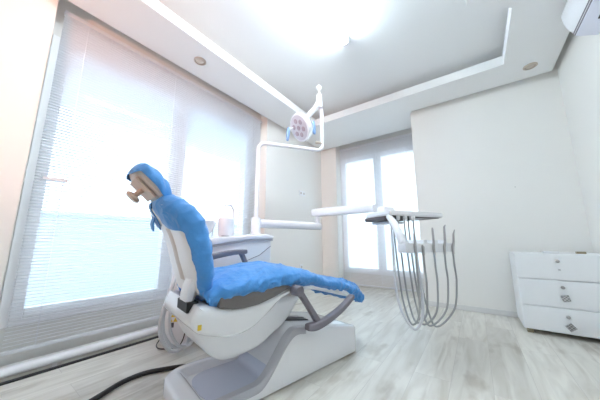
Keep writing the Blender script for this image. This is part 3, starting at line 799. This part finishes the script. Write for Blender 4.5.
# upper spring arm: tapered box section
A0 = Vector((TE.x - .07, TE.y + .03, 1.105)); A1 = Vector((-.66, 1.985, 1.05))
def boxarm(p, q, w0, h0, w1, h1):
    bm = bmesh.new(); t = (q - p).normalized(); s = t.cross(Vector((0, 0, 1))).normalized(); u = s.cross(t); rings = []
    for k in range(9):
        f = k / 8; c = p.lerp(q, f); w = w0 + (w1 - w0) * f; h = h0 + (h1 - h0) * f
        if k in (0, 8): w *= .8; h *= .8
        if k == 0: c = c - t * .008
        if k == 8: c = c + t * .008
        ring = []
        for j in range(20):
            cx, sx = sup(2 * PI * j / 20, 4); ring.append(bm.verts.new(T(c + s * cx * w + u * sx * h)))
        rings.append(ring)
    skin(bm, rings, True); return bm
obj('spring_arm', boxarm(A0, A1, .035, .050, .040, .036), M['pvc'], tr, smooth=True, angle=50)
bm = bmesh.new(); box(bm, .12, .24, .20, .34, .985, 1.06, .015); obj('arm_head', bm, M['pvc'], tr, smooth=True, angle=40)
top = prism(bmesh.new(), [(0, 0), (.535, 0), (.55, .02), (.535, .30), (.02, .31), (-.01, .02)], .962, 1.0)
bmesh.ops.bevel(top, geom=top.edges[:], offset=.008, segments=2, affect='EDGES')
obj('tray_top', top, M['pvc'], tr, smooth=True, angle=30)
obj('raised_back', BX(.16, .44, .10, .29, .998, 1.016, bev=.006), M['pvc2'], tr)
bm = BX(.0, .20, .06, .30, .930, .964, bev=.012); obj('control_body', bm, M['dark'], tr)
obj('under_plate', BX(.05, .20, .08, .27, .908, .926, bev=.006), M['pvc2'], tr)
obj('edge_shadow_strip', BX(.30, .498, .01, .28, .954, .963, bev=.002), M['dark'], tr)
for k, x in enumerate((.035, .075, .14, .165, .20, .225)):
    obj('hose_socket', BX(x, x + (.018 if k % 2 else .024), .008, .03, .930, .963, bev=.003), M['pvc2'] if k % 3 else M['black'], tr)
# bracket and holder bar
bm = bmesh.new()
tube(bm, [(.012, .035, .955), (.005, -.02, .90), (-.012, -.08, .82), (-.018, -.11, .765)], [.022, .026, .028, .026], 12, 5); obj('holder_bracket', bm, M['pvc'], tr, smooth=True)
HY = -.12
bm = bmesh.new(); box(bm, -.042, .408, HY - .035, HY + .035, .705, .765, .006)
hb = obj('holder_bar', bm, M['pvc2'], tr)
NX = [.028, .098, .195, .294, .379]
bm = bmesh.new()
for a, b in zip([-.035] + [n + .026 for n in NX], [n - .026 for n in NX] + [.402]):
    if b - a > .012:
        side_prism(bm, [(a, .764), (b, .764), (b - .008, .786), (a + .008, .786)], HY - .022, HY + .034)
obj('holder_ridges', bm, M['pvc'], hb)
HX = [.037, .084, .142, .181, .231]
for k, (nx, hx) in enumerate(zip(NX, HX)):
    top_z = (.832, .746, .868, .882, .838)[k]
    mt = M['hose']; r = .0060
    lowz = (.262, .268, .25, .235, .222)[k]; cx = (.03, .07, .125, .18, .24)[k]
    fy = HY - .042
    pts = [(hx, .02, .945), (hx - .002, .012, .75), (hx - .004, -.01, .50), (hx * .8 + cx * .2, -.035, .35), (cx, -.09, lowz), (nx * .75 + cx * .25, fy + .01, .33), (nx + .004, fy, .50), (nx, fy, .62), (nx, fy, .71)]
    bm = bmesh.new(); tube(bm, pts, r, 10, 8); h = obj('hose', bm, mt, tr, smooth=True)
    bm = bmesh.new(); tilt = (.0, .0, .002, .012, .014)[k]
    if k == 1: tube(bm, [(nx, fy, .69), (nx, fy, .74), (nx, fy + .004, .755)], [.008, .009, .004], 10)
    else:
        tube(bm, [(nx, fy, .69), (nx + tilt * .3, fy, .74), (nx + tilt, fy - .002, .775), (nx + tilt * 1.6, fy, top_z - .01), (nx + tilt * 1.8, fy, top_z)], [.0075, .0085, .008, .0065, .004], 10)
        if k in (0, 3, 4): tube(bm, [(nx + tilt * 1.6, fy, top_z - .012), (nx + tilt * 2.4 + .010, fy + .004, top_z + (.02 if k == 4 else .008))], [.006, .003], 8)
    obj('handpiece', bm, M['steel'], h, smooth=True, angle=50)
# thick pale hose in front
pts = [(.005, .01, .94), (-.005, -.005, .7), (-.02, -.03, .45), (-.015, -.07, .32), (.015, -.12, .245), (.05, -.15, .30), (.06, -.16, .42), (.058, -.155, .55), (.055, -.14, .70)]
bm = bmesh.new(); tube(bm, pts, .0085, 12, 8); obj('hose', bm, M['whose'], tr, smooth=True)

# ------------------------------------------------------------------ suction hoses, control box, cables on the floor
cb = thing('control_box', 'white junction box with yellow labels on the floor under the window', 'box', (-1.985, 1.09, 0), math.radians(48))
obj('casing', BX(-.10, .12, -.07, .07, 0, .30, bev=.02), M['pvc2'], cb, smooth=True, angle=40)
bm = bmesh.new(); a = [(-.03, .205), (.0, .205), (-.015, .235)]; side_prism(bm, a, -.0735, -.0695); obj('warning_label', bm, M['yellow'], cb)
bm = bmesh.new(); side_prism(bm, [(-.045, .17), (-.015, .17), (-.03, .20)], -.0735, -.0695); side_prism(bm, [(-.012, .17), (.018, .17), (.003, .20)], -.0735, -.0695); obj('warning_label', bm, M['yellow'], cb)
obj('label', BX(-.03, -.005, -.0735, -.0695, .13, .165), M['dark'], cb)
obj('switch', BX(.03, .045, -.075, -.0695, .165, .185), M['black'], cb)
bm = bmesh.new(); tube(bm, [(.06, -.068, .145), (.085, -.10, .10), (.05, -.12, .012), (-.06, -.13, .007), (-.12, -.05, .007), (-.10, .03, .05), (-.085, .02, .09)], .004, 8, 8); obj('power_lead', bm, M['black'], cb, smooth=True)

def loc(u, v, z): return O + U * u + V * v + Vector((0, 0, z))
def hose(name, pts, r, m, label, cat, grp=None, seg=10):
    bm = bmesh.new(); tube(bm, [tuple(p) for p in pts], r, seg, 8); return tag(obj(name, bm, m, smooth=True), label, cat, grp)
RU = Matrix.Rotation(-CR, 3, 'Z')
def ul(p): return (p[0], p[1] - .58, p[2])
for off, r in (((0, 0, 0), .013), ((.030, .05, .0), .011), ((.045, -.03, .03), .010)):
    path = [(-.17, .50, .66), (-.225, .48, .62), (-.262, .46, .50), (-.295, .46, .38), (-.315, .47, .27), (-.300, .49, .16), (-.24, .53, .06), (-.18, .55, .028), (-.13, .53, .06), (-.10, .52, .17), (-.09, .53, .32), (-.09, .54, .42)]
    pp = []
    for n_, q in enumerate(path):
        f = math.sin(PI * n_ / 11) ; pp.append(ul((q[0] + off[0] * f, q[1] + off[1] * (.3 + f), max(q[2] + off[2] * f, .018))))
    bm = bmesh.new(); tube(bm, pp, r, 12, 7); obj('suction_hose', bm, M['whose'], un, smooth=True)
hose('floor_cable', [(-1.50, .18, .012), (-1.565, .40, .012), (-1.615, .52, .012), (-1.66, .63, .012), (-1.66, .74, .012), (-1.60, .85, .012), (-1.545, .92, .012), (-1.46, .99, .012)], .0125, M['black'], 'thick black cable curving over the floor to the chair base', 'cable')
def coil(c, r0, n, m, label):
    pts = [(c[0] + (r0 + .02 * math.sin(k * 1.7)) * math.cos(k * .9), c[1] + (r0 * .7 + .015 * math.cos(k * 2.3)) * math.sin(k * .9), .006 + .0006 * k) for k in range(n)]
    return hose('loose_cable', pts, .004, m, label, 'cable')
coil(loc(.72, .52, 0), .085, 15, M['whose'], 'thin white cable coiled on the floor beyond the leg rest')

# ------------------------------------------------------------------ light
w = bpy.data.worlds.new('daylight'); S.world = w; w.use_nodes = True; nt = w.node_tree
bg = nt.nodes['Background']; tc = nt.nodes.new('ShaderNodeTexCoord'); sx = nt.nodes.new('ShaderNodeSeparateXYZ'); rp = nt.nodes.new('ShaderNodeValToRGB')
nt.links.new(tc.outputs['Generated'], sx.inputs[0]); nt.links.new(sx.outputs[2], rp.inputs[0])
e = rp.color_ramp.elements; e[0].position = 0.0; e[0].color = (.72, .88, 1, 1); e[1].position = .5; e[1].color = (.74, .89, 1, 1)
nt.links.new(rp.outputs[0], bg.inputs[0]); bg.inputs[1].default_value = .95
wl = thing('added_warm_spot', 'added warm spot light, unseen behind the camera, tinting the left wall', 'added light', (-1.15, YN, 1.95))  # unseen helper light added to warm the left wall and blind
aim = (Vector((-2.42, 1.15, 2.0)) - Vector((-1.15, YN + .14, 1.95))).normalized()
bm = bmesh.new(); lathe(bm, [(.001, 0), (.05, 0), (.05, .012), (.012, .02), (.012, .12), (.001, .12)], (0, 0, 0), (0, 1, 0), 20); obj('added_spot_bracket', bm, M['steel'], wl, smooth=True, angle=40)
bm = bmesh.new(); lathe(bm, [(.001, -.07), (.035, -.068), (.045, -.04), (.06, .07), (.056, .07), (.041, -.035), (.001, -.045)], (0, .14, 0), aim, 28); obj('added_spot_shade', bm, M['pvc2'], wl, smooth=True, angle=40)
sl = bpy.data.lights.new('added_spot_light', 'SPOT'); sl.energy = 52; sl.color = (1, .44, .27); sl.spot_size = math.radians(90); sl.spot_blend = 1; sl.shadow_soft_size = .05
so = bpy.data.objects.new('added_spot_light', sl); COL.objects.link(so); so.parent = wl; so.location = Vector((0, .14, 0)) + aim * .03
so.rotation_mode = 'QUATERNION'; so.rotation_quaternion = aim.to_track_quat('-Z', 'Y')
def portal(loc_, rot, sx_, sy_):
    l = bpy.data.lights.new('window_portal', 'AREA'); l.shape = 'RECTANGLE'; l.size = sx_; l.size_y = sy_; l.cycles.is_portal = True
    o = bpy.data.objects.new('window_portal', l); COL.objects.link(o); o.location = loc_; o.rotation_euler = rot
portal((XWIN - .19, 1.22, 1.29), (0, -PI / 2, 0), 2.1, 2.04)
portal((-1.305, YA + .19, 1.29), (-PI / 2, 0, 0), 1.41, 2.1)

# ------------------------------------------------------------------ camera
cam = bpy.data.cameras.new('camera'); co = bpy.data.objects.new('camera', cam); COL.objects.link(co)
cam.sensor_width = 36; cam.lens = 240.73 / 600 * 36; cam.clip_start = .02
co.location = (0, 0, .78); co.rotation_mode = 'XYZ'
co.rotation_euler = (PI / 2 + .168575, 0, .62367)
S.camera = co
S.view_settings.view_transform = 'Standard'; S.view_settings.look = 'None'; S.view_settings.gamma = 1; S.view_settings.use_curve_mapping = False
S.view_settings.exposure = 2.08
S.cycles.max_bounces = 14; S.cycles.diffuse_bounces = 10; S.cycles.transparent_max_bounces = 16
